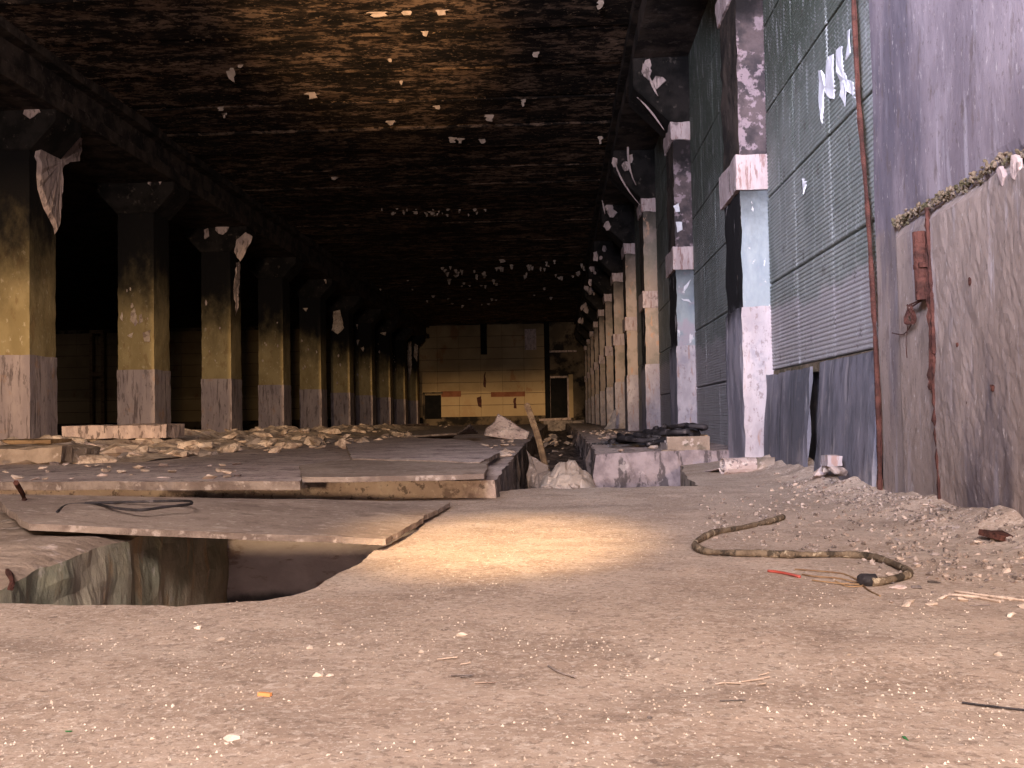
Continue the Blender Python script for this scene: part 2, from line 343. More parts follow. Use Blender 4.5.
b = gridbox(-9.3, -7.75, 12.5, 61, .05, .25, .4, .02, 3, 4, .05); obj('trim_column_kerb', b, 'slab', kind='structure')
# ---- ceiling : transverse concrete slabs
ceil = empty('ceiling', (0, 0, CZ), kind='structure')
protos = []
for k in range(4):
    b = bmesh.new(); hw = .775; X0, X1 = -8.9, 2.0; n = 40
    prof = [(-hw, .18), (-hw, .03), (-hw + .05, 0), (-.25, .012), (.25, .0), (hw - .05, 0), (hw, .03), (hw, .18)]
    rows = []
    for i in range(n + 1):
        x = X0 + (X1 - X0) * i / n
        rows.append([b.verts.new((x, y + .012 * noise.noise(Vector((x * 3, k * 9, y))), z + .018 * noise.noise(Vector((x * 1.2, k * 7 + y * 3, 0))))) for y, z in prof])
    for a, c in zip(rows, rows[1:]):
        for j in range(len(prof) - 1): b.faces.new((a[j], a[j + 1], c[j + 1], c[j]))
    bmesh.ops.recalc_face_normals(b, faces=b.faces)
    me = bpy.data.meshes.new('ceiling_slab'); b.to_mesh(me); b.free(); me.materials.append(M['ceil']); protos.append(me)
y = -3 + .8; i = 0
while y < 61.5:
    o = bpy.data.objects.new('ceiling_slab', protos[i % 4]); COL.objects.link(o); o.parent = ceil; o.location = (0, y, R.uniform(-.02, .02)); y += 1.6; i += 1
b = bmesh.new(); box(b, -31, 2.3, -3, 61.5, CZ + .16, CZ + .4); obj('ceiling_deck', b, 'soot', ceil).location = (0, 0, -CZ)
# ---- beams
for nm, xa, xb, fa, fb in (('trim_beam_left', -9.1, -7.85, -9.25, -7.65), ('trim_beam_right', 1.32, 2.0, 1.15, 2.0)):
    b = gridbox(xa, xb, -3, 61, 5.60, CZ + .05, .5, .01, 3, 1, .02)
    g = gridbox(fa, fb, -3, 61, 5.42, 5.66, .4, .012, 3, 1, .03); me = bpy.data.meshes.new('t'); g.to_mesh(me); g.free(); b.from_mesh(me)
    g = gridbox(fa, fb, -3, 61, CZ - .16, CZ + .05, .4, .012, 3, 1, .03); me = bpy.data.meshes.new('t'); g.to_mesh(me); g.free(); b.from_mesh(me)
    obj(nm, b, 'soot', kind='structure')
# ---- walls
b = bmesh.new(); box(b, 1.98, 2.3, 5.7, 61.3, -.5, CZ + .2); obj('wall_right', b, 'slate', kind='structure')
# near concrete wall with ledge at z = 1.49
b = bmesh.new(); ny, nz_ = 260, 170; ya, yb = -3.0, 5.80; g = []
def nw(y, z):
    x = 1.85 + .012 * noise.noise(Vector((y * 1.5, z * 1.5, 1)))
    led = 1.49 + .05 * noise.noise(Vector((y * 3, 1, 1)))
    if y < 5.45:
        t = max(0, min(1, (led - z) / .06)) * max(0, min(1, (5.45 - y) / .1))
        rgh = .5 + .5 * max(0, min(1, (4.95 - y) / .1))
        x -= t * (.02 + .03 * rgh + rgh * .005 * noise.noise(Vector((y * 9, z * 7, 3))) + rgh * .013 * noise.noise(Vector((y * 2.5, z * 2.0, 3))) + rgh * .004 * noise.noise(Vector((y * 25, z * 21, 3))))
        d = abs(z - led)
        if d < .05: x += .025 * (1 - d / .05) * (1 + noise.noise(Vector((y * 12, z * 12, 0))))
    # shallow spalled hollow above the ledge at the near end
    return x
ys = [ya + (yb - ya) * (1 - (1 - i / ny) ** 1.6) for i in range(ny + 1)]; zs = [-.5 + (CZ + .7) * (j / nz_) ** 1.5 for j in range(nz_ + 1)]
for yy in ys: g.append([b.verts.new((nw(yy, zz), yy, zz)) for zz in zs])
for i in range(ny):
    for j in range(nz_): b.faces.new((g[i][j], g[i + 1][j], g[i + 1][j + 1], g[i][j + 1]))
fc = b.faces[:] if False else None
box(b, 1.93, 2.3, ya, yb - .01, -.5, CZ + .2)
obj('wall_near', b, 'near', smooth=False, kind='structure')
b = bmesh.new(); box(b, -31.3, -31, -3, 61.3, -.2, CZ + .2); obj('wall_left', b, 'soot', kind='structure')
b = bmesh.new(); box(b, -31, -9.0, -3.3, -3, -.2, CZ + .2); obj('wall_sun_block', b, 'soot', kind='structure')  # unseen wall added to keep the low sun out of the aisle
# ---- end wall of cream panels
YE = 60.6
b = bmesh.new(); box(b, -31, 2.0, YE + .12, YE + .6, -1.1, CZ + .2); endw = obj('wall_end', b, 'endback', kind='structure')
b = bmesh.new(); pw, ph = 1.32, .70
for f in box(b, .004, pw - .004, -.10, .0, .012, ph - .012): pass
bmesh.ops.bevel(b, geom=[e for e in b.edges], offset=.008, segments=1, affect='EDGES')
me = bpy.data.meshes.new('wall_panel'); b.to_mesh(me); b.free(); me.materials.append(M['endpanel'])
for c in range(-17, 6):
    for r in range(8):
        x = -8.52 + c * pw; z = .60 + r * ph
        if 0 <= x + 8.0 < .9 and c == 0 and z < 1.75 and False: continue
        o = bpy.data.objects.new('wall_panel', me); COL.objects.link(o); o.parent = endw; o.location = (x, YE + .12 + R.uniform(-.02, .02), z)
def part(name, parent, m, *bx, **k):
    b = bmesh.new(); box(b, *bx); return obj(name, b, m, parent, **k)
def erect(px0, px1, py0, py1, d0, d1):
    a = ony(px0, py1, YE); c = ony(px1, py0, YE); return (a.x, c.x, YE + d0, YE + d1, a.z, c.z)
part('opening', endw, 'black', *erect(425, 441, 395, 419, -.06, .1))  # solid black box painting in the dark of the opening
part('door_frame', endw, 'endback', *erect(423, 425, 393, 420, -.10, .1)); part('door_frame', endw, 'endback', *erect(423, 443, 392, 394, -.10, .1))
part('cable_duct', endw, 'black', *erect(481, 486.5, 321, 354.5, -.18, .05))
part('red_band', endw, 'redpaint', *erect(441.5, 461, 391, 397, -.035, .02)); part('red_band', endw, 'redpaint', *erect(491, 525, 391.5, 397, -.035, .02))
part('notice_board', endw, 'peel', *erect(525, 536, 329, 350, -.05, .02)); part('corner_post', endw, 'black', *erect(545.5, 549, 320, 418, -.35, .1))
for pts in ([(484, 372), (486, 372), (485.5, 388), (483, 386)], [(477, 398), (481, 396), (482, 408), (478, 406)], [(514, 398), (516, 398), (516, 409), (513.5, 408)]):
    obj('stain_patch', blob([ony(px, py, YE - .005) for px, py in pts], (0, -1, 0), 0, .012, seed=pts[0][0], dens=.2), 'rust', endw)
dr = empty('door_end', (0, 0, 0), kind='structure')
a = erect(551, 567, 378, 418, 0, 0)
part('opening', dr, 'black', a[0], a[1], YE - .12, YE + .1, a[4], a[5])  # black box in place of the unlit doorway depth
for q in ((a[0] - .1, a[0], a[4], a[5] + .1), (a[1], a[1] + .1, a[4], a[5] + .1), (a[0] - .1, a[1] + .1, a[5], a[5] + .12)):
    part('door_frame', dr, 'peel', q[0], q[1], YE - .25, YE + .1, q[2], q[3])
part('door_surround', dr, 'endpanel', a[1] + .1, a[1] + .35, YE - .2, YE + .1, a[4], a[5] + .2)
part('lintel', dr, 'peel', a[0] - .3, a[1] + .6, YE - .3, YE + .1, a[5] + 1.55, a[5] + 1.66)
b = gridbox(a[0] - .35, a[1] + .8, YE - 7, YE - 6.6, -1, .32, .3, .03, 3, 2, .05); obj('trim_trench_end', b, 'darkrub', kind='structure')
b = bmesh.new(); tube([(a[0] - .6, YE - 7.1, .36), (a[1] + .1, YE - 7.1, .40)], .07, 6, 3, bm=b); tag(obj('steel_tube', b, 'peel'), 'pale horizontal tube across the far end of the trench before the dark doorway', 'tube')
# aisle frame seen between the columns
o = empty('door_frame', (ony(95, 425, 58).x, 58, .12), 'dim wooden door frame with cross rail in the dark aisle, left of the second column', 'door frame')
def rel(name, parent, m, *bx):
    b = bmesh.new(); box(b, *bx); q = obj(name, b, m, parent); q.data.transform(Matrix.Translation(-parent.location)); return q
p0 = ony(90, 424, 58); p1 = ony(101, 330, 58)
rel('post', o, 'timber', p0.x, p0.x + .17, 57.95, 58.1, .1, p1.z); rel('post', o, 'timber', p1.x, p1.x + .17, 57.95, 58.1, .1, p1.z)
rel('rail', o, 'timber', p0.x, p1.x + .17, 57.93, 58.12, ony(95, 374, 58).z - .15, ony(95, 374, 58).z + .12); rel('rail', o, 'timber', p0.x, p1.x + .17, 57.93, 58.12, p1.z - .2, p1.z)
# ================================================================== COLUMNS
def prism(profile, y0, y1):
    bm = bmesh.new(); a = [bm.verts.new((x, y0, z)) for x, z in profile]; c = [bm.verts.new((x, y1, z)) for x, z in profile]; n = len(profile)
    bm.faces.new(a); bm.faces.new(c[::-1])
    for i in range(n): bm.faces.new((a[i], c[i], c[(i + 1) % n], a[(i + 1) % n]))
    bmesh.ops.recalc_face_normals(bm, faces=bm.faces)
    bmesh.ops.bevel(bm, geom=bm.edges[:], offset=.02, segments=1, affect='EDGES'); return bm
def mesh_of(bm, name, mats):
    bmesh.ops.recalc_face_normals(bm, faces=bm.faces); me = bpy.data.meshes.new(name); bm.to_mesh(me); bm.free()
    for m in mats: me.materials.append(M[m])
    return me
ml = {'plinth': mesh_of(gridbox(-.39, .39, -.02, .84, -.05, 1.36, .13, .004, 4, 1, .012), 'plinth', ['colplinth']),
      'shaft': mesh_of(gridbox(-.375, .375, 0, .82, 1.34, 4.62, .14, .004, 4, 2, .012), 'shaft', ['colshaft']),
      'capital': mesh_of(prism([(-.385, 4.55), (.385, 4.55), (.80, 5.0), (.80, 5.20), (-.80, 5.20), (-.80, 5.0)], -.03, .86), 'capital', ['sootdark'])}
left_lab = ['tall sooty column at the left edge with a large peeled plaster scar below its capital',
 'second column from the left, brightest yellow with flaked paint above its grey base', 'third column from the left with a round pale patch on its capital',
 'fourth column from the left, plain olive shaft with few scars', 'fifth column from the left, narrow brown shaft with a flared capital', 'sixth column from the left with a pale bare patch near its top',
 'seventh column from the left with small white chips on its shaft', 'eighth column from the left, dark with a lone row of chips', 'ninth column from the left, deep in the hall',
 'tenth and last column of the left row, with pale peeling beside the end wall']
leftcols = []
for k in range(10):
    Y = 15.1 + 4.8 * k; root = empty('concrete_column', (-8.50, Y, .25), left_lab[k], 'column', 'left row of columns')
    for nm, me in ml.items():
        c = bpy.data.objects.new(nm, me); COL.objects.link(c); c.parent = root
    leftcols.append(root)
def patch(root, pts, xface=None, yface=None, m='peel', th=.012, name='peeled_patch', dens=.05):
    ax = (0, -1, 0) if yface is not None else ((1, 0, 0) if root.location.x < 0 else (-1, 0, 0))
    P = [ony(px, py, yface) if yface is not None else onx(px, py, xface) for px, py in pts]
    P = [p - root.location for p in P]
    return obj(name, blob(P, ax, 0, th, seed=pts[0][0], dens=dens), m, root)
L1, L2, L3 = leftcols[:3]
patch(L1, [(44, 128), (58, 116), (76, 120), (83, 135), (78, 160), (70, 160), (60, 168), (60, 200), (56, 235), (47, 215), (38, 190), (35, 150)], xface=-8.11, th=.05, dens=.10)
patch(L1, [(25, 108), (38, 106), (40, 112), (30, 119), (24, 114)], yface=15.05, dens=.06)
for q in ([(131, 312), (134, 308), (137, 316), (134, 324), (130, 320)], [(139, 316), (142, 314), (143, 322), (139, 324)], [(127, 335), (133, 332), (132, 338)], [(120, 318), (122, 312), (123, 322)], [(143, 333), (150, 330), (150, 342), (145, 342)]):
    patch(L2, q, yface=19.88, m='plaster', th=.006, dens=.05)
for q in ([(148, 177), (152, 178), (151, 186), (148, 184)], [(157, 178), (162, 180), (160, 185)]): patch(L2, q, yface=19.85, m='peel', dens=.05)
patch(L3, [(222 + 7 * math.cos(t), 227 + 8 * math.sin(t)) for t in [i * .7 for i in range(9)]], yface=24.62, m='peel', th=.006, name='round_patch', dens=.08)
for q in ([(204, 230), (208, 228), (209, 236), (205, 240)], [(236, 240), (246, 232), (253, 237), (247, 250), (240, 262), (234, 252)], [(241, 218), (244, 218), (244, 223), (241, 223)]):
    patch(L3, q, yface=24.62, m='peel', dens=.07)
patch(L3, [(236, 262), (240, 262), (238, 300), (236, 316), (234, 290)], xface=-8.11, m='peel', th=.01, dens=.1)
L6 = leftcols[5]; patch(L6, [(333, 312), (340, 310), (342, 318), (344, 328), (338, 334), (331, 330), (334, 322)], yface=39.05, m='plaster', dens=.1)
for k, pts in ((4, [(303, 308), (308, 308), (306, 312)]), (4, [(324, 279), (328, 280), (326, 284)]), (6, [(356, 325), (358, 324), (358, 330)]), (6, [(361, 348), (364, 347), (363, 352)]), (6, [(357, 340), (359, 340), (358, 346)]), (7, [(380, 333), (386, 332), (385, 336)]), (9, [(408, 342), (411, 340), (412, 365), (409, 384), (407, 360)]), (9, [(414, 343), (418, 345), (417, 362), (414, 356)])):
    patch(leftcols[k], pts, yface=15.1 + 4.8 * k - .03, m='plaster', dens=.1)
for k in range(1, 9):
    for t in range(9 if k in (5, 6, 8) else 5):
        z = R.uniform(1.7, 4.3) if t % 2 else R.uniform(2.2, 3.4); x = -8.50 + R.uniform(-.33, .33); s_ = R.uniform(.015, .05); Y = 15.1 + 4.8 * k
        obj('paint_chip', blob([Vector((x + s_ * math.cos(a) * R.uniform(.5, 1.1), Y - .008, z + s_ * 1.9 * math.sin(a) * R.uniform(.5, 1.1))) - leftcols[k].location for a in [i * 1.05 for i in range(6)]], (0, -1, 0), 0, .008, seed=t, dens=.03), 'plaster' if t % 3 else 'peel', leftcols[k])
# ---- right pilasters
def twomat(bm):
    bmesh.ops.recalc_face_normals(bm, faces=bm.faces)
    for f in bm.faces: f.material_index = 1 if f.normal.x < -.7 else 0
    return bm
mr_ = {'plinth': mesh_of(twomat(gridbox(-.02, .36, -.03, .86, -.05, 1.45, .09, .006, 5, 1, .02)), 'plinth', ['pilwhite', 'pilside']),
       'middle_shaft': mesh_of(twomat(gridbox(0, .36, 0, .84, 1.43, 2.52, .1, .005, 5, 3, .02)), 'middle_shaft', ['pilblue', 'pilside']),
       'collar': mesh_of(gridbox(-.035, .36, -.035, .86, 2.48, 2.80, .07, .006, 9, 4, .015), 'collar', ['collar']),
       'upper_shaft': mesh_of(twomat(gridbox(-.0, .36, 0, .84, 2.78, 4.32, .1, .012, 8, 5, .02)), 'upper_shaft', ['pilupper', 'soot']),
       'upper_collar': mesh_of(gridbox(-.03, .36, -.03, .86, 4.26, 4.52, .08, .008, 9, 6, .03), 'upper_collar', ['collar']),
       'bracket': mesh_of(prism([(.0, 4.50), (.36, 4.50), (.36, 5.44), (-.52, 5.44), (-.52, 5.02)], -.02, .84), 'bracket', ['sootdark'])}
RX = 1.66
mr2 = dict(mr_)
for nm in ('middle_shaft', 'upper_shaft'):
    q = mr_[nm].copy(); q.materials[0] = M['pilwarm']; mr2[nm] = q
rlab = ['nearest wall pilaster, white bare plaster below and black soot above its pink collar', 'second pilaster from the camera, blistered purple upper shaft with white paint chips',
 'third pilaster from the camera with a long pinkish shaft and brown scar', 'fourth pilaster from the camera with a bright yellow-lit collar', 'fifth pilaster from the camera, narrow with a pale collar', 'sixth pilaster from the camera', 'seventh pilaster from the camera', 'eighth pilaster from the camera', 'ninth pilaster from the camera', 'tenth pilaster from the camera', 'eleventh and farthest pilaster, beside the dark doorway']
pil = []
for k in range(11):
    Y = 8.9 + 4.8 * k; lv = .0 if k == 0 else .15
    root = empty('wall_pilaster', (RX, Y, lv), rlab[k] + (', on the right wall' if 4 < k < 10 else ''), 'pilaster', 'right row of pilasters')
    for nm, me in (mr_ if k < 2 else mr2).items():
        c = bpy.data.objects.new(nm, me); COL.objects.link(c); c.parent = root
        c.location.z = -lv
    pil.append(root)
for q in ([(673, 206), (679, 203), (680, 212), (676, 212)], [(676, 222), (682, 222), (683, 230), (677, 232)], [(684, 286), (691, 280), (688, 287), (684, 292)], [(681, 298), (689, 300), (692, 304), (684, 301)]):
    patch(pil[1], q, yface=13.69, m='white', th=.006, dens=.03)
for k in range(1, 9):   # pale peeling on the brackets
    Y = 8.9 + 4.8 * k
    for t in range(3):
        x = R.uniform(RX - .5, RX - .15); z = 4.6 + R.uniform(.3, .8); s = R.uniform(.05, .12)
        P = [Vector((x + s * math.cos(a) * R.uniform(.5, 1.2), Y - .02, z + s * 1.5 * math.sin(a) * R.uniform(.5, 1.2))) - pil[k].location for a in [i * 1.05 for i in range(6)]]
        obj('peeled_patch', blob(P, (0, -1, 0), 0, .015, seed=t, dens=.03), 'peel', pil[k])
def curl(a, b_, c, wid, root, m='peel'):   # a curled strip of hanging paint
    P = [Vector(p) - root.location for p in (a, b_, c)]; bm = bmesh.new(); prev = None
    for i in range(9):
        t = i / 8; p = P[0].lerp(P[1], t).lerp(P[1].lerp(P[2], t), t); wv = Vector((wid * math.sin(math.pi * (t * .8 + .1)), wid * .3, 0))
        cur = [bm.verts.new(p - wv / 2), bm.verts.new(p + wv / 2), bm.verts.new(p + wv / 2 + Vector((0, .006, 0))), bm.verts.new(p - wv / 2 + Vector((0, .006, 0)))]
        if prev:
            for j in range(4): bm.faces.new((prev[j], prev[(j + 1) % 4], cur[(j + 1) % 4], cur[j]))
        prev = cur
    return obj('paint_curl', bm, m, root)
curl(ony(648, 73, 13.6), ony(652, 86, 13.55), ony(658, 96, 13.55), .035, pil[1]); curl(ony(637, 97, 13.6), ony(650, 108, 13.58), ony(664, 130, 13.6), .035, pil[1])
curl(ony(614, 158, 18.3), ony(618, 180, 18.2), ony(640, 205, 18.3), .035, pil[2]); curl(ony(602, 200, 23), ony(604, 208, 22.9), ony(605, 214, 23), .035, pil[3])
curl(ony(632, 112, 18.3), ony(622, 160, 18.2), ony(636, 185, 18.3), .04, pil[2])
# ================================================================== RIBBED PANELS
pan = {}
def rib_mesh(wy, hz, n=24):
    bm = bmesh.new(); prof = [(.045, .006)]
    p = (hz - .02) / n
    for i in range(n):
        z0 = .01 + i * p; prof += [(0.007, z0), (0, z0 + p * .25), (0, z0 + p * .6), (.007, z0 + p * .75)]
    prof += [(.007, hz - .01), (.045, hz - .006)]
    m = 4; a = []
    for j in range(m + 1):
        yy = .004 + (wy - .008) * (0, .012, .5, .988, 1)[j]; a.append([bm.verts.new((x + (.007 if j in (0, 4) else 0), yy, z)) for x, z in prof])
    for q, s in zip(a, a[1:]):
        for i in range(len(prof) - 1): bm.faces.new((q[i], s[i], s[i + 1], q[i + 1]))
    return mesh_of(bm, 'ribbed_panel', ['rib'])
PX = 1.90; wall_r = bpy.data.objects['wall_right']
hz = .765; mA = rib_mesh(1.01, hz); mB = rib_mesh(.98, hz)
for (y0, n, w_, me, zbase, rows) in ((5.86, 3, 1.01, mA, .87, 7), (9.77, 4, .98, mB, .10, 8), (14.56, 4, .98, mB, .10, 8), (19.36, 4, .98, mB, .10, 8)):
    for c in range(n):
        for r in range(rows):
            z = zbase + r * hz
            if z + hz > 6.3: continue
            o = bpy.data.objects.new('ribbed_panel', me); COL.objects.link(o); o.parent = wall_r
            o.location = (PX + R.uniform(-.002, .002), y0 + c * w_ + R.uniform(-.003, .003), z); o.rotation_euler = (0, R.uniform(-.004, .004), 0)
# edge backing under first bay & limewash drips
part('panel_ledge', wall_r, 'moss', 1.91, 1.99, 5.86, 8.9, .80, .872)
for pts in ([(818, 72), (823, 70), (825, 85), (828, 60), (833, 56), (834, 100), (829, 96), (826, 90), (822, 128), (819, 100)],
            [(836, 48), (841, 44), (843, 70), (848, 78), (853, 84), (854, 100), (848, 90), (846, 108), (840, 92), (836, 62)], [(848, 30), (852, 28), (850, 55), (846, 58)], [(803, 178), (806, 180), (806, 194), (803, 190)]):
    P = [onx(px, py, PX - .001) for px, py in pts]; obj('limewash_drip', blob(P, (-1, 0, 0), 0, .006, seed=pts[0][0], dens=.06), 'white', wall_r)
# ---- dark sheets below
b = gridbox(0, .03, 0, 1.28, 0, .80, .1, .004, 3, 1, .015)
o = obj('sheet_panel', b, 'slate'); o.location = (1.80, 5.86, .06); o.rotation_euler = (0, .07, 0); tag(o, 'dark grey sheet standing under the ribbed panels beside the rusty steel edge', 'sheet')
b = gridbox(0, .03, 0, 1.50, 0, .80, .1, .005, 3, 2, .02)
o = obj('sheet_panel', b, 'slate'); o.location = (1.79, 7.34, .04); o.rotation_euler = (0, .06, 0); tag(o, 'dark grey sheet standing between the nearest pilaster and the gap in the wall', 'sheet')
# ---- steel edge, rust strip, pipe
b = tube([onx(880, 500, 1.82), onx(878, 400, 1.825), onx(869, 230, 1.835), onx(858, 90, 1.84), onx(852, -40, 1.84)], .015, 6, 8, .5)
tag(obj('steel_edge', b, 'rust'), 'thin rusty steel edge running up between the ribbed panels and bare concrete', 'steel edge')
b = bmesh.new()
P = [onx(px, py, 1.80) for px, py in ((941, 505), (937, 440), (934, 390), (934, 340), (932, 290), (929, 240), (927, 208))]
tube(P, .013, 6, 8, 1.2, bm=b); tube([p + Vector((-.004, .03, 0)) for p in P[2:6]], .012, 5, 8, 1.5, bm=b)
tag(obj('reinforcing_bar', b, 'rust'), 'exposed rust-red reinforcing bar running down the near concrete wall', 'rebar')
rp = empty('rusty_pipe', onx(919, 300, 1.78), 'short rusty open pipe fixed upright to the near concrete wall', 'pipe')
b = bmesh.new(); pa, pb = onx(919, 232, 1.77) - rp.location, onx(922, 300, 1.77) - rp.location; n = 12; rings = []
for p, r in ((pb, .030), (pa, .032), (pa, .023), (pb, .021)):
    rings.append([b.verts.new(p + Vector((r * math.cos(2 * math.pi * i / n), r * math.sin(2 * math.pi * i / n), 0))) for i in range(n)])
for a, c in zip(rings, rings[1:] + rings[:1]):
    for i in range(n): b.faces.new((a[i], a[(i + 1) % n], c[(i + 1) % n], c[i]))
obj('tube', b, 'rust', rp)
b = bmesh.new(); box(b, -.02, .05, -.045, .045, -.012, .012); q = obj('bracket', b, 'rust', rp); q.location = (pa + pb) / 2
b = bmesh.new()
for k in range(4):
    c = onx(914 - k, 314, 1.79); tube([onx(922, 300, 1.78)] + [c + Vector((-.01 + .01 * math.sin(a * 2), .035 * math.cos(a) + .006 * k, .05 * math.sin(a))) for a in [1 + k * .6 + i * .8 for i in range(7 + k % 2)]], .0035, 5, 5, bm=b)
tube([onx(913, 322, 1.79), onx(904, 334, 1.80), onx(892, 333, 1.81)], .003, 5, 5, bm=b); tube([onx(908, 322, 1.79), onx(906, 345, 1.80), onx(907, 358, 1.81)], .002, 5, 5, bm=b)
tag(obj('wire_tangle', b, 'rust'), 'tangle of thin rusty wire hanging under the short wall pipe', 'wire')
# crumbly joint fill along the ledge
b = bmesh.new()
for i in range(700):
    yy = R.uniform(3.0, 5.42); zz = 1.50 + .05 * noise.noise(Vector((yy * 3, 1, 1))) + R.gauss(0, .012); s = R.uniform(.003, .011)
    m4 = Matrix.Translation((1.825 + R.uniform(-.015, .015), yy, zz)) @ Matrix.Rotation(R.uniform(0, 6), 4, 'X') @ Matrix.Diagonal((s, s * 1.6, s * .7, 1))
    bmesh.ops.create_icosphere(b, subdivisions=1, radius=1, matrix=m4)
obj('trim_joint', b, 'moss', kind='structure')
# protruding lumps/spalls on the near wall
for i, (px, py, s) in enumerate(((1004, 176, .035), (1018, 166, .04), (972, 282, .014), (970, 402, .012), (960, 345, .010), (995, 388, .012))):
    p = onx(px, py, 1.81); P = [p + Vector((0, s * math.cos(a) * R.uniform(.6, 1.2), 1.4 * s * math.sin(a) * R.uniform(.6, 1.2))) for a in [k * .9 for k in range(7)]]
    obj('spall', blob(P, (-1, 0, 0), 0, .018, seed=i, dens=.02), 'peel' if i < 2 else 'rust', bpy.data.objects['wall_near'])
# ================================================================== PIT, HUMP, PLATES
def hz_(x, y):
    e = max(0, min(1, (y - 2.82) / .40)); e2 = max(0, min(1, (-1.60 - x) / .12))
    return .02 + (.085 * e ** .6) * (.6 + .4 * e2 ** .5) + .02 * noise.noise(Vector((x * 4, y * 4, 5)))
b = slab([(-3.6, 2.8), (-2.5, 2.72), (-1.75, 2.68), (-1.60, 2.76), (-1.585, 3.2), (-1.60, 4.0), (-1.60, 5.02), (-3.6, 5.02)], hz_, .50, .06, (), .03, 11, .03, .04, 8, 1)
tag(obj('concrete_lump', b, ['hump', 'pitgreen'], smooth=False), 'broken brown concrete lump with a green-grey face at the left side of the open pit', 'concrete lump')
# thin plate bridging the pit
A = [onz(28, 524, .155), onz(385, 539, .045), onz(450, 502, .035), onz(-10, 494, .155)]
nrm = (A[1] - A[0]).cross(A[2] - A[0]); dd = ray(-10, 494); A[3] = Vector((0, 0, .5)) + dd * (nrm.dot(A[0] - Vector((0, 0, .5))) / nrm.dot(dd))
def plane_z(P):
    n = (P[1] - P[0]).cross(P[2] - P[0]); return lambda x, y: P[0].z - (n.x * (x - P[0].x) + n.y * (y - P[0].y)) / n.z
pz = plane_z(A)
b = slab([(p.x, p.y) for p in A], lambda x, y: pz(x, y) + .004 * noise.noise(Vector((x * 3, y * 3, 0))), .024, .08, (), .018, 2, .006, .03, 2, 1)
bmesh.ops.holes_fill(b, edges=[e for e in b.edges if len(e.link_faces) == 1])
tag(obj('floor_plate', b, ['plate', 'edge']), 'large thin concrete plate bridging the open pit in the left foreground', 'plate')
# block beam step behind the plate
def plate_px(name, pts, z, th, m, label, cat, group=None, zs_=None, jit=.015, step=.12, parent=None):
    P = [onz(px, py, (zs_[i] if zs_ else z)) for i, (px, py) in enumerate(pts)]
    f = plane_z(P) if zs_ else (lambda x, y: z)
    bb = slab([(p.x, p.y) for p in P], lambda x, y: f(x, y) + .006 * noise.noise(Vector((x * 3, y * 3, z))), th, step, (), jit, P[0].x * 7, jit * .5, step * .6, 2, 1)
    bmesh.ops.holes_fill(bb, edges=[e for e in bb.edges if len(e.link_faces) == 1])
    o = obj(name, bb, [m, 'edge'], parent)
    return tag(o, label, cat, group)
plate_px('cover_slab', [(-40, 482), (300, 481), (303, 466), (150, 464), (-40, 470)], .165, .05, 'slab', 'long grey cover slab lying across the left floor behind the thin plate', 'slab')
plate_px('cover_slab', [(302, 477), (540 - 55, 474), (488, 462), (420, 456), (330, 461), (300, 465)], .18, .03, 'plate', 'brown edged cover slab overhanging a dark slot left of the trench', 'slab')
plate_px('cover_slab', [(352, 458), (480, 462), (500, 452), (470, 440), (400, 437), (345, 442)], .19, .04, 'slab', 'flat grey cover slab with a pale chipped right end, left of the trench', 'slab')
plate_px('floor_sheet', [(405, 436), (478, 432), (470, 424), (430, 421), (408, 423)], .3, .03, 'slab', 'thin grey sheet lying tilted on rubble before the end wall', 'sheet', zs_=[.22, .25, .42, .44, .36])
# upright triangular sheet
b = bmesh.new(); Pt = [ony(484, 438, 18), ony(497, 413, 18.4), ony(510, 420, 18.3), ony(527, 433, 18), ony(526, 440, 17.9)]
b = blob([*Pt], (0, -1, .0), 0, .05, dens=.2); tag(obj('leaning_sheet', b, 'slab'), 'pointed grey sheet standing tilted beside the left edge of the trench', 'sheet')
b = gridbox(0, 1.5, 0, .75, 0, .20, .15, .02, 4, 6, .03); o = obj('concrete_block', b, 'peel'); o.location = (ony(64, 437, 13.8).x, 13.7, .30); tag(o, 'long pale concrete block lying before the second column on the left', 'concrete block')
b = gridbox(0, 1.28, 0, .5, 0, .05, .15, .01, 4, 6, .01); o = obj('timber_board', b, 'timber'); o.location = (ony(-60, 437, 11).x, 11, .30); tag(o, 'brown board at the left edge in front of the first column', 'board')
b = gridbox(0, 1.1, 0, .9, 0, .17, .12, .03, 4, 8, .05); o = obj('concrete_block', b, 'hump'); o.location = (ony(-50, 437, 9.4).x, 9.4, .13); tag(o, 'rough dark concrete block below the brown board at the left edge', 'concrete block')
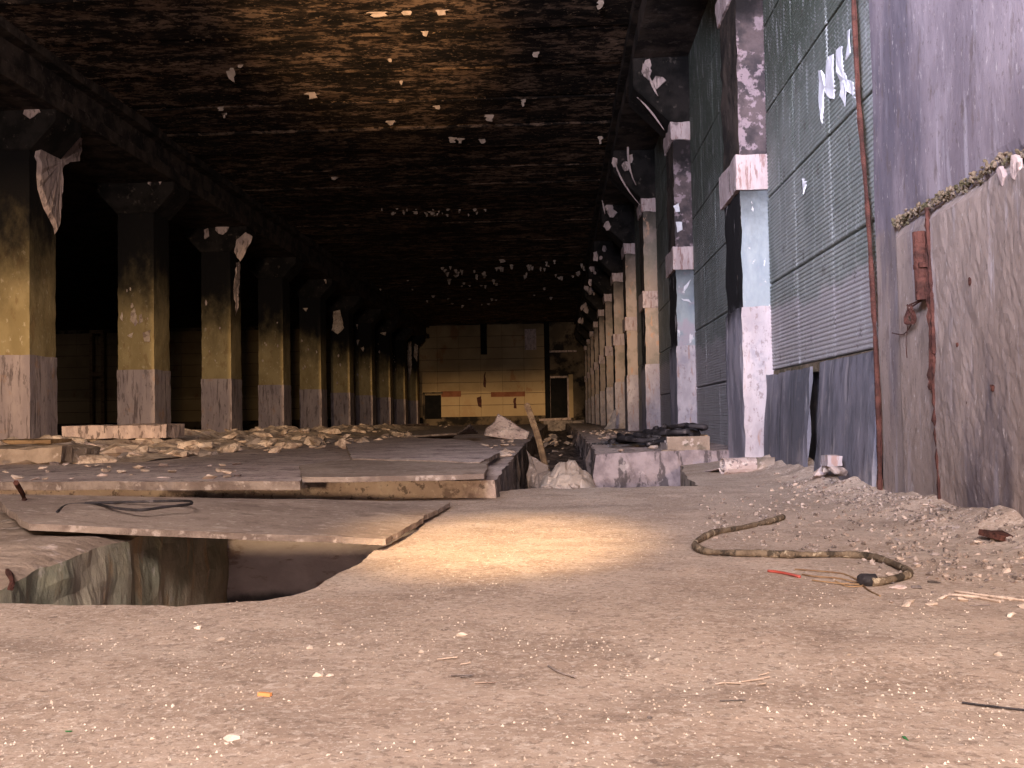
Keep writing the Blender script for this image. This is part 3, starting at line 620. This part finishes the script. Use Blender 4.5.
# ================================================================== RUBBLE
cp = [chunk_mesh('plaster_chunk', 'plaster', 10 + i) for i in range(5)]; cd = [chunk_mesh('dark_chunk', 'darkrub', 30 + i) for i in range(4)]; cg = [chunk_mesh('grey_chunk', 'slab', 50 + i, .35) for i in range(4)]
cs = [chunk_mesh('pebble', 'gravel', 70 + i, .6, 12) for i in range(5)]
def rot(t=.3): return (R.uniform(-t, t), R.uniform(-t, t), R.uniform(0, 6.28))
big = [(75, 450, .55), (100, 446, .6), (122, 452, .5), (90, 458, .45), (142, 450, .4), (160, 440, .6), (185, 437, .5), (205, 440, .55), (118, 440, .5), (230, 441, .45), (176, 452, .35), (262, 438, .5), (300, 437, .5), (330, 433, .6)]
ORD = 'first second third fourth fifth sixth seventh eighth ninth tenth eleventh twelfth thirteenth fourteenth'.split()
def bank(x, y):
    e = max(0, min(1, (x + 7.75) / .5)) * max(0, min(1, (-3.6 - .02 * y - x) / 2.2)) * max(0, min(1, (y - 8.9) / 2.0)) * max(0, min(1, (46 - y) / 6))
    f = noise.voronoi(Vector((x * 2.3, y * 2.0, 1)))[0]; f2 = noise.voronoi(Vector((x * 6, y * 5, 4)))[0]
    return .10 + .42 * e * (.55 + .35 * noise.noise(Vector((x * .9, y * .6, 0))) - .28 * f[0] + .22 * (f[1] - f[0]) - .12 * f2[0])
b = bmesh.new(); g = []
for j in range(300):
    y = 8.9 + 36.3 * (j / 299) ** 1.5; g.append([b.verts.new((-7.6 + i * .07 + .03 * noise.noise(Vector((i, j, 0))), y, bank(-7.6 + i * .07, y))) for i in range(50)])
for q, t in zip(g, g[1:]):
    for i in range(49): b.faces.new((q[i], q[i + 1], t[i + 1], t[i]))
tag(obj('rubble_bank', b, 'plaster'), 'long bank of broken pale plaster at the foot of the left columns', 'rubble', kind='stuff')
for i, (px, py, s) in enumerate(big):
    p = onz(px, py + 4, .13)
    if p.x < -7.35: p *= 7.3 / -p.x; p.z = .13
    p.z = bank(p.x, p.y) - .03; s *= 1.25
    put('plaster_chunk', cp[i % 5], p, (s, s * .8, s * .55), rot(.25), ('%s from the left of the large pale plaster pieces on the rubble bank' % ORD[sorted(q[0] for q in big).index(px)]), 'rubble', 'large plaster rubble on the left')
for i in range(240):
    px = R.uniform(60, 410); py = 432 + (R.random() ** 1.1) * (33 - 20 * (px - 60) / 350); p = onz(px, py, .12); s = R.uniform(.12, .42)
    if p.x < -7.4: p.x = R.uniform(-7.4, -5)
    p.z = max(.12, bank(p.x, p.y) - .02)
    me = R.choice(cp + cp + cg + cd[:1]); put(me.name.split('.')[0], me, p, (s, s * R.uniform(.6, 1), s * R.uniform(.35, .8)), rot(.4), 'small broken piece of concrete in the rubble bank below the left columns', 'rubble', 'small rubble on the left floor')
for i in range(40):
    px = R.uniform(-10, 250); py = R.uniform(462, 480); p = onz(px, py, .165); s = R.uniform(.03, .12)
    me = R.choice(cp + cg); put(me.name.split('.')[0], me, p, (s, s, s * .5), rot(.3), 'scrap of rubble on the long grey cover slab at the left', 'rubble', 'scraps on the left slab')
for i in range(60):   # chipped pale area beside trench
    px = R.uniform(462, 520); py = R.uniform(440, 466)
    if px - 462 < (466 - py) * .2: continue
    p = onz(px, py, .13)
    if p.x > -.5: continue
    s = R.uniform(.05, .2); put('plaster_chunk', R.choice(cp), p, (s, s, s * .35), rot(.3), 'chip of pale plaster on the floor at the left edge of the trench', 'rubble', 'chips beside the trench')
for i in range(70):   # trench bottom
    y = R.uniform(8, 30); p = Vector((R.uniform(-.40, .45), y, -.72 + R.uniform(-.1, .15) + min(.5, (y - 8) * .03))); s = R.uniform(.12, .35)
    me = R.choice(cd + cd + cp); put(me.name.split('.')[0], me, p, (s, s * .8, s * .6), rot(.6), 'broken piece in the debris filling the trench', 'rubble', 'debris in the trench')
b = bmesh.new()       # earth heaped in the trench
g = [[b.verts.new((-.47 + .98 * i / 10, 7.4 + j * .45, -.66 + min(.42, max(0, (j * .45 - 1.) * .045)) + .10 * noise.noise(Vector((i * .4, j * .5, 3))))) for i in range(11)] for j in range(110)]
for q, s in zip(g, g[1:]):
    for i in range(10): b.faces.new((q[i], q[i + 1], s[i + 1], s[i]))
tag(obj('debris_heap', b, 'trench'), 'brown heap of earth and debris lying along the trench', 'debris', kind='stuff')
for i in range(60):   # right platform
    y = R.uniform(9.8, 24); p = Vector((R.uniform(.6, 1.6), y, .15)); s = R.uniform(.04, .16); me = R.choice(cd + cp + cg)
    put(me.name.split('.')[0], me, p, (s, s, s * .6), rot(.5), 'piece of rubble on the raised floor right of the trench', 'rubble', 'rubble on the right platform')
for i in range(55):   # chips by wall base
    px = R.uniform(770, 880); py = R.uniform(474, 500); p = onz(px, py, .02)
    if p.x > 1.75: continue
    p.z = fz(p.x, p.y); s = R.uniform(.02, .06); put('plaster_chunk', R.choice(cp), p, (s, s, s * .6), rot(.5), 'small pale plaster chip at the foot of the dark grey sheets', 'rubble', 'chips at the sheets')
for i in range(90):
    px = R.uniform(890, 1040); py = R.uniform(500, 600); p = onz(px, py, .02)
    if p.x > 1.76: continue
    p.z = fz(p.x, p.y); s = R.uniform(.012, .05); me = R.choice(cd + cp + cg)
    put(me.name.split('.')[0], me, p, (s, s * .8, s * .6), rot(.5), 'small broken stone in the dirt along the near concrete wall', 'rubble', 'stones along the near wall')
b = bmesh.new()
for i in range(2600):
    px = R.uniform(700, 1060); py = R.uniform(482, 575)
    if R.random() > .25 + .9 * (px - 700) / 340 - .8 * max(0, (py - 520) / 60): continue
    p = onz(px, py, .02)
    if p.x > 1.77: p.x = R.uniform(1.5, 1.77)
    if p.y > 6.9 and p.x < 1.1: continue
    s = R.uniform(.003, .012); r4 = Matrix.Translation((p.x, p.y, fz(p.x, p.y) + s * .3)) @ Matrix.Rotation(R.uniform(0, 6), 4, (R.random(), R.random(), 1)) @ Matrix.Diagonal((s, s * R.uniform(.5, 1), s * .6, 1))
    bmesh.ops.create_cube(b, size=1.6, matrix=r4)
    mi = R.choice((0, 0, 1, 2))
    for f in b.faces[-6:] if False else (): pass
tag(obj('crumbled_plaster', b, 'chips'), 'litter of crumbled plaster and dirt along the foot of the right wall', 'crumbs', kind='stuff')
# pebbles, named by sight
for px, py, s, lab in ((318, 677, .032, 'largest whitish pebble on the open floor left of centre'), (330, 677, .02, 'white pebble touching the largest whitish pebble'), (220, 640, .03, 'white pebble left of the pit end on the dusty floor'), (230, 642, .018, 'smaller white pebble beside the one near the pit end'),
                       (310, 648, .026, 'cream pebble in front of the pit corner'), (340, 644, .02, 'cream pebble right of the pit corner'), (198, 629, .028, 'flat pale pebble nearest the pit edge'), (237, 602, .012, 'tiny pale pebble on the lip of the pit'),
                       (462, 636, .03, 'flat tan pebble in the middle of the dusty floor'), (232, 742, .03, 'flat tan pebble near the bottom left'), (421, 652, .02, 'pale pebble between the bright patch and the bottom edge'), (1010, 617, .036, 'round white pebble by the right edge'), (998, 655, .03, 'pale pebble below the round white pebble at right')):
    p = onz(px, py, 0); p.z = fz(p.x, p.y) - .003; s *= 1.25; put('pebble', R.choice(cs), p, (s, s * .8, s * .7), rot(.2), lab, 'pebble')
for i in range(230):
    px = R.uniform(0, 1024); py = 520 + 248 * R.random() ** 1.2
    p = onz(px, py, 0)
    if inside((p.x, p.y), PIT) or p.x < -1.5 and py < 612 or py < 560 and px < 440 or p.x > 1.7: continue
    p.z = fz(p.x, p.y) - .001; s = R.uniform(.004, .013); put('pebble', R.choice(cs), p, (s, s * .8, s * .7), rot(.3), 'tiny pale pebble scattered on the dusty foreground floor', 'pebble', 'tiny pebbles on the floor')
b = bmesh.new()       # grit
for i in range(5200):
    px = R.uniform(-20, 1044); py = 500 + 275 * R.random() ** 1.1; p = onz(px, py, 0)
    if noise.noise(Vector((p.x * 2, p.y * 2, 8))) < R.uniform(-.5, .3): continue
    if inside((p.x, p.y), PIT) or (p.x < -1.45 and py < 615) or (p.x < -.62 and p.y > 2.8 and p.y < 6.4) or p.x > 1.78: continue
    s = R.uniform(.0008, .0026); z = fz(p.x, p.y); q = [b.verts.new((p.x + s * dx, p.y + s * dy, z + s * dz)) for dx, dy, dz in ((-1, -.6, 0), (1, -.8, 0), (.2, 1, 0), (R.uniform(-.3, .3), 0, 1.3))]
    for f in ((0, 1, 3), (1, 2, 3), (2, 0, 3)): b.faces.new([q[k] for k in f])
tag(obj('floor_grit', b, 'gravel'), 'fine pale grit strewn over the dusty floor', 'grit', kind='stuff')
# ================================================================== SMALL THINGS
def fl(px, py, dz=0.):
    p = onz(px, py, 0); p.z = fz(p.x, p.y) + dz; return p
cb = empty('cable', fl(800, 558), 'thick dusty cable curled in an S on the floor, with frayed end', 'cable')
def rpts(pts, dz, root): return [fl(px, py, dz) - root.location for px, py in pts]
S = [(783, 520), (766, 525), (740, 531), (715, 536), (699, 543), (695, 549), (703, 554), (722, 557), (760, 559), (800, 559), (845, 557), (872, 560), (893, 567), (908, 575), (905, 580), (888, 585), (872, 587)]
obj('sheath', tube(rpts(S, .012, cb), lambda t: .0125 + .002 * math.sin(t * 40), 10, 6, .25), 'cable', cb, smooth=True)
obj('cable_end', tube(rpts([(876, 586), (868, 586), (860, 585)], .014, cb), lambda t: .021 - .006 * abs(t - .4), 8, 4, .3), 'rubber', cb, smooth=True)
for i, pts in enumerate(([(864, 586), (840, 581), (815, 579), (802, 576)], [(864, 585), (845, 577), (820, 574), (795, 571)], [(864, 587), (848, 587), (835, 583)], [(862, 586), (870, 592), (880, 597)], [(864, 586), (838, 585), (812, 582)])):
    obj('strand', tube(rpts(pts, .004, cb), .0022, 5, 5), 'copper', cb)
o = obj('insulation_sleeve', tube([fl(768, 573, .005), fl(784, 575, .006), fl(800, 579, .005)], .0045, 7, 4), 'redins', smooth=True); tag(o, 'short piece of red insulation sleeve beside the frayed cable end', 'wire piece')
tw = obj('wire', tube([onz(*p, .165) for p in ((57, 512), (68, 505), (95, 504), (115, 508), (140, 510), (165, 507), (190, 504), (188, 501), (165, 501), (130, 502), (85, 503))], .006, 6, 6, .2), 'rubber', smooth=True); tag(tw, 'thin dark wire looped on the left end of the thin plate', 'wire')
o = obj('steel_rod', tube([onz(18, 514, .15), onz(18, 505, .17) + Vector((0, .05, .02)), onz(16, 512, .15) + Vector((0, 0, .12))], .011, 6, 4, .3), 'rust'); tag(o, 'bent rusty rod sticking up at the left edge behind the concrete lump', 'rod')
o = obj('steel_hook', tube([onz(2, 570, .05), onz(8, 572, .06), onz(12, 582, .05), onz(10, 590, .03)], .009, 6, 4, .4), 'rust'); tag(o, 'rusty hook in the face of the concrete lump at the left edge', 'hook')
put('pale_stone', cp[1], onz(32, 513, .13), (.13, .1, .09), rot(.2), 'smooth pale stone beside the wire loop at the left edge', 'stone')
put('grey_stone', cg[1], onz(172, 487, .13), (.09, .08, .14), rot(.2), 'small dark round stone on the front of the long cover slab', 'stone')
o = put('glass_shard', chunk_mesh('glass_shard', 'green', 91, .3), fl(905, 740), (.022, .012, .012), rot(.1), 'green glass shard near the bottom right corner', 'glass')
o = put('glass_shard', bpy.data.meshes['glass_shard'], fl(69, 731), (.014, .008, .008), rot(.1), 'tiny green glass shard near the bottom left', 'glass')
b = gridbox(-.013, .013, -.004, .004, 0, .006, .004, .001, 40, 3); o = obj('tile_shard', b, 'orange'); o.location = fl(265, 697); o.rotation_euler = (0, 0, -.3); tag(o, 'small orange shard on the dusty floor at lower left', 'shard')
put('pebble', chunk_mesh('dark_pebble', 'darkrub', 92), fl(650, 721), .012, rot(.1), 'single dark pebble at the bottom centre', 'pebble')
for pts, m, lab in (([(955, 592), (985, 596), (1030, 600)], 'plaster', 'long pale splinter lying by the right edge'), ([(948, 596), (975, 598), (1000, 602)], 'plaster', 'shorter pale splinter alongside the long one at the right'), ([(962, 703), (1000, 707), (1032, 709)], 'rubber', 'thin dark wire at the right edge near the bottom'),
                    ([(548, 667), (560, 674), (575, 679)], 'darkrub', 'thin curved dark twig on the open floor centre')):
    o = obj('splinter', tube([fl(*p, .004) for p in pts], .004 if m == 'plaster' else .002, 5, 4, .5), m); tag(o, lab, 'splinter')
for i in range(26):
    px, py = R.choice(((970, 598), (975, 580), (560, 595), (470, 668), (900, 560), (740, 680), (930, 520))); px += R.gauss(0, 30); py += R.gauss(0, 9); p = fl(px, py, .002)
    if p.x > 1.75: continue
    L = R.uniform(.01, .05); a = R.uniform(-.5, .5); o = obj('twig', tube([p, p + Vector((L * math.cos(a), L * math.sin(a), .003))], .0014, 4, 2), R.choice(['darkrub', 'darkrub', 'plaster'])); tag(o, 'tiny dark or pale twig lying in the floor dust', 'twig', 'twigs in the dust')
# flat bits by the wall
o = obj('broken_tile', gridbox(-.06, .06, -.045, .045, 0, .02, .03, .006, 20, 2, .006), 'rust'); o.location = fl(1000, 546, -.002); o.rotation_euler = (.2, .1, .5); tag(o, 'reddish brown broken tile in the dirt by the right edge', 'tile')
# white bits in the gap between the sheets
o = obj('white_brick', gridbox(-.05, .05, -.08, .08, 0, .07, .03, .006, 20, 2, .01), 'pilwhite'); o.location = onx(832, 466, 1.72); tag(o, 'white brick fragment resting at the gap between the grey sheets', 'brick')
for i, (px, py, s) in enumerate(((824, 474, .16), (838, 474, .15), (829, 470, .12), (818, 476, .10))):
    put('grey_chunk', (cg + cp)[i + 2], onx(px, py, 1.72), (s, s, s * 1.1), rot(.5), ('broken plaster lump', 'grey concrete lump', 'small wedge of plaster', 'low plaster lump')[i] + ' heaped under the white brick fragment', 'rubble')
# ---- right platform : hoses, crate, sheets
for k in range(9):
    cx = .95 + .08 * k; cy = 11.3 + .22 * (k % 4); pts = []
    a0 = R.uniform(0, 6)
    for i in range(9):
        a = a0 + i * .62; pts.append((cx + .36 * math.cos(a) + R.uniform(-.05, .05), cy + .75 * math.sin(a), .19 + .018 * k + R.uniform(0, .05)))
    pts = [(min(1.55, p[0]), p[1], p[2]) for p in pts]
    o = obj('rubber_hose', tube(pts, .028, 7, 5, .2), 'rubber', smooth=True); tag(o, 'black rubber hose coiled in the pile at the foot of the second pilaster', 'hose', 'hoses in the black pile')
for k in range(8):
    x = R.uniform(.65, 1.0); y = R.uniform(10.2, 13.6); a = R.uniform(-.5, .5); o = obj('black_strip', gridbox(-.3, .3, -.03, .03, 0, .02, .06, .015, 6, k), 'rubber'); o.location = (x, y, .17); o.rotation_euler = (0, -.05, a + .1); tag(o, 'flat black strip of sheathing beside the hose pile', 'strip', 'black strips near the hoses')
br = empty('broken_crate', (1.25, 9.9, .14), 'broken brown timber box between the hose pile and nearest pilaster', 'crate')
for i, (bx, rz) in enumerate((((-.2, .22, -.12, -.09, 0, .15), .1), ((-.2, .2, .1, .13, 0, .11), -.15), ((.18, .21, -.1, .14, 0, .16), .05), ((-.26, .05, -.05, .06, .0, .025), .7), ((-.22, -.19, -.1, .1, 0, .09), .2))):
    q = part('board', br, ['hump', 'darkrub', 'timber'][i % 3], *bx); q.rotation_euler = (0, 0, rz)
for i, (px, py, L, lab) in enumerate(((742, 466, .34, 'rolled grey mat at the foot of the nearest pilaster'), (764, 468, .26, 'smaller rolled mat against the first dark grey sheet'))):
    bm = bmesh.new(); prev = None; c = onz(px, py, .06 if i else .08)
    for t in range(28):
        a = t * .45; r = .02 + .0022 * t
        cur = [bm.verts.new((x, r * math.cos(a), r * math.sin(a))) for x in (-L / 2, -L / 6, L / 6, L / 2)]
        if prev:
            for j in range(3): bm.faces.new((prev[j], prev[j + 1], cur[j + 1], cur[j]))
        prev = cur
    cur = [bm.verts.new((x, .38, -.075)) for x in (-L / 2, -L / 6, L / 6, L / 2)]
    for j in range(3): bm.faces.new((prev[j], prev[j + 1], cur[j + 1], cur[j]))
    o = obj('rolled_mat', bm, 'hump' if i else 'slab', smooth=False); md = o.modifiers.new('s', 'SOLIDIFY'); md.thickness = .008
    o.location = (min(c.x, 1.62), c.y, .09); o.rotation_euler = (0, 0, .25 - .5 * i); tag(o, lab, 'mat')
for lab, px0, px1, py, Y, h, lean in (('narrow black board leaning on the third pilaster', 664, 676, 436, 15.2, .24, -.25), ('dark triangular sheet leaning on the pilasters far down the right side', 603, 616, 425, 25, .55, -.3)):
    a = ony(px0, py, Y); c = ony(px1, py, Y); P = [Vector((a.x, Y, .17)), Vector((a.x + .06, Y - .02, .17)), Vector((c.x + .02, Y + .15, .17 + h)), Vector((c.x - .03, Y + .15, .17 + h * .9))]
    if 'triang' in lab: P = [Vector((a.x, Y, .17)), Vector((c.x, Y, .17)), Vector((c.x + .02, Y + .15, .17 + h))]
    o = obj('leaning_board', blob(P, (0, -1, 0), 0, .02, dens=.1), 'slate'); tag(o, lab, 'board')
# ---- trench things
o = obj('wooden_post', tube([ony(546, 470, 12.6), ony(539, 440, 13.1), ony(527, 405, 13.6)], .045, 6, 4, .2), 'timber'); tag(o, 'slim wooden post leaning up out of the trench', 'post')
P = [ony(527, 450, 10.4), ony(548, 467, 10.2), ony(556, 474, 9.9), ony(542, 489, 9.6), ony(528, 489, 10.0)]
tag(obj('leaning_sheet', blob(P, (0, -1, .3), 0, .03, dens=.08), 'plate'), 'pale grey sheet leaning inside the trench below the wooden post', 'sheet')
b = bmesh.new(); n = 22; c = ony(567, 474, 9.4); g = []
for i in range(n + 1):
    row = []
    for j in range(n + 1):
        u, v = i / n * 2 - 1, j / n * 2 - 1; h = max(0, 1 - u * u) ** .6 * max(0, 1 - v * v) ** .6
        q = Vector((u * 2.2, v * 2.2, 0)); row.append(b.verts.new((c.x + u * .27, c.y + v * .8, c.z - .22 + .30 * h + .07 * h * noise.noise(q * 1.3 + Vector((3, 0, 0))) + .045 * abs(noise.noise(q * 2.4)))))
    g.append(row)
for i in range(n):
    for j in range(n): b.faces.new((g[i][j], g[i + 1][j], g[i + 1][j + 1], g[i][j + 1]))
o = obj('crumpled_tarp', b, 'cloth', smooth=False); md = o.modifiers.new('s', 'SOLIDIFY'); md.thickness = .01; tag(o, 'crumpled pale dusty tarp lying in the trench', 'tarp')
for i, (px, py) in enumerate(((548, 486), (560, 487), (574, 485))):
    put('plaster_chunk', cp[i], ony(px, py + 3, 8.7), (.14, .12, .09), rot(.4), ('left', 'middle', 'right')[i] + ' of the three pale chunks in front of the crumpled tarp', 'rubble')
# ================================================================== CEILING FLAKES
def flake(px, py, w_, h_, k):
    p = onz(px, py, CZ - .03); s = p.y / 1000.
    bm = bmesh.new(); W = w_ * s; H = h_ * s; n = 5; prev = None
    for i in range(n + 1):
        t = i / n; wv = W * (1 - .9 * abs(t - .4)) / 2 * R.uniform(.5, 1.2)
        q = Vector((R.uniform(-.1, .1) * W, .25 * H * t, -H * t * t)); cur = [bm.verts.new(q + Vector((-wv, 0, R.uniform(-.12, .12) * H))), bm.verts.new(q + Vector((wv, 0, R.uniform(-.2, .2) * H)))]
        if prev: bm.faces.new((prev[0], prev[1], cur[1], cur[0]))
        prev = cur
    o = obj('paint_flake', bm, 'flake', ceil, recalc=False); md = o.modifiers.new('s', 'SOLIDIFY'); md.thickness = .01; o.location = p - ceil.location + Vector((0, 0, .02)); return o
for k, a in enumerate(((231, 70, 9, 12), (240, 66, 9, 3), (312, 94, 15, 6), (378, 13, 24, 5), (406, 12, 14, 4), (442, 11, 14, 5), (490, 116, 14, 6), (452, 138, 10, 6), (460, 139, 8, 5), (482, 140, 10, 5), (523, 100, 6, 8), (536, 53, 10, 5), (401, 82, 4, 4), (221, 108, 10, 4), (224, 114, 6, 5), (391, 122, 12, 4), (600, 2, 9, 8), (425, 32, 7, 5), (390, 60, 5, 3), (334, 178, 8, 3), (415, 212, 6, 3), (432, 213, 6, 3), (437, 107, 9, 3), (600, 137, 5, 8), (502, 260, 8, 3))): flake(*a, k)
for k in range(40): flake(R.uniform(440, 590), 272 + R.uniform(-1, 1) * 8 - 4 * (k % 2), R.uniform(2, 5), R.uniform(2, 5), k)
for k in range(26): flake(R.uniform(380, 490), 212 + R.uniform(-3, 3), R.uniform(1.5, 4), R.uniform(1, 3), k)
for k in range(26): flake(R.uniform(360, 580), 292 + R.uniform(-12, 14), R.uniform(1.5, 4), R.uniform(1, 3), k)
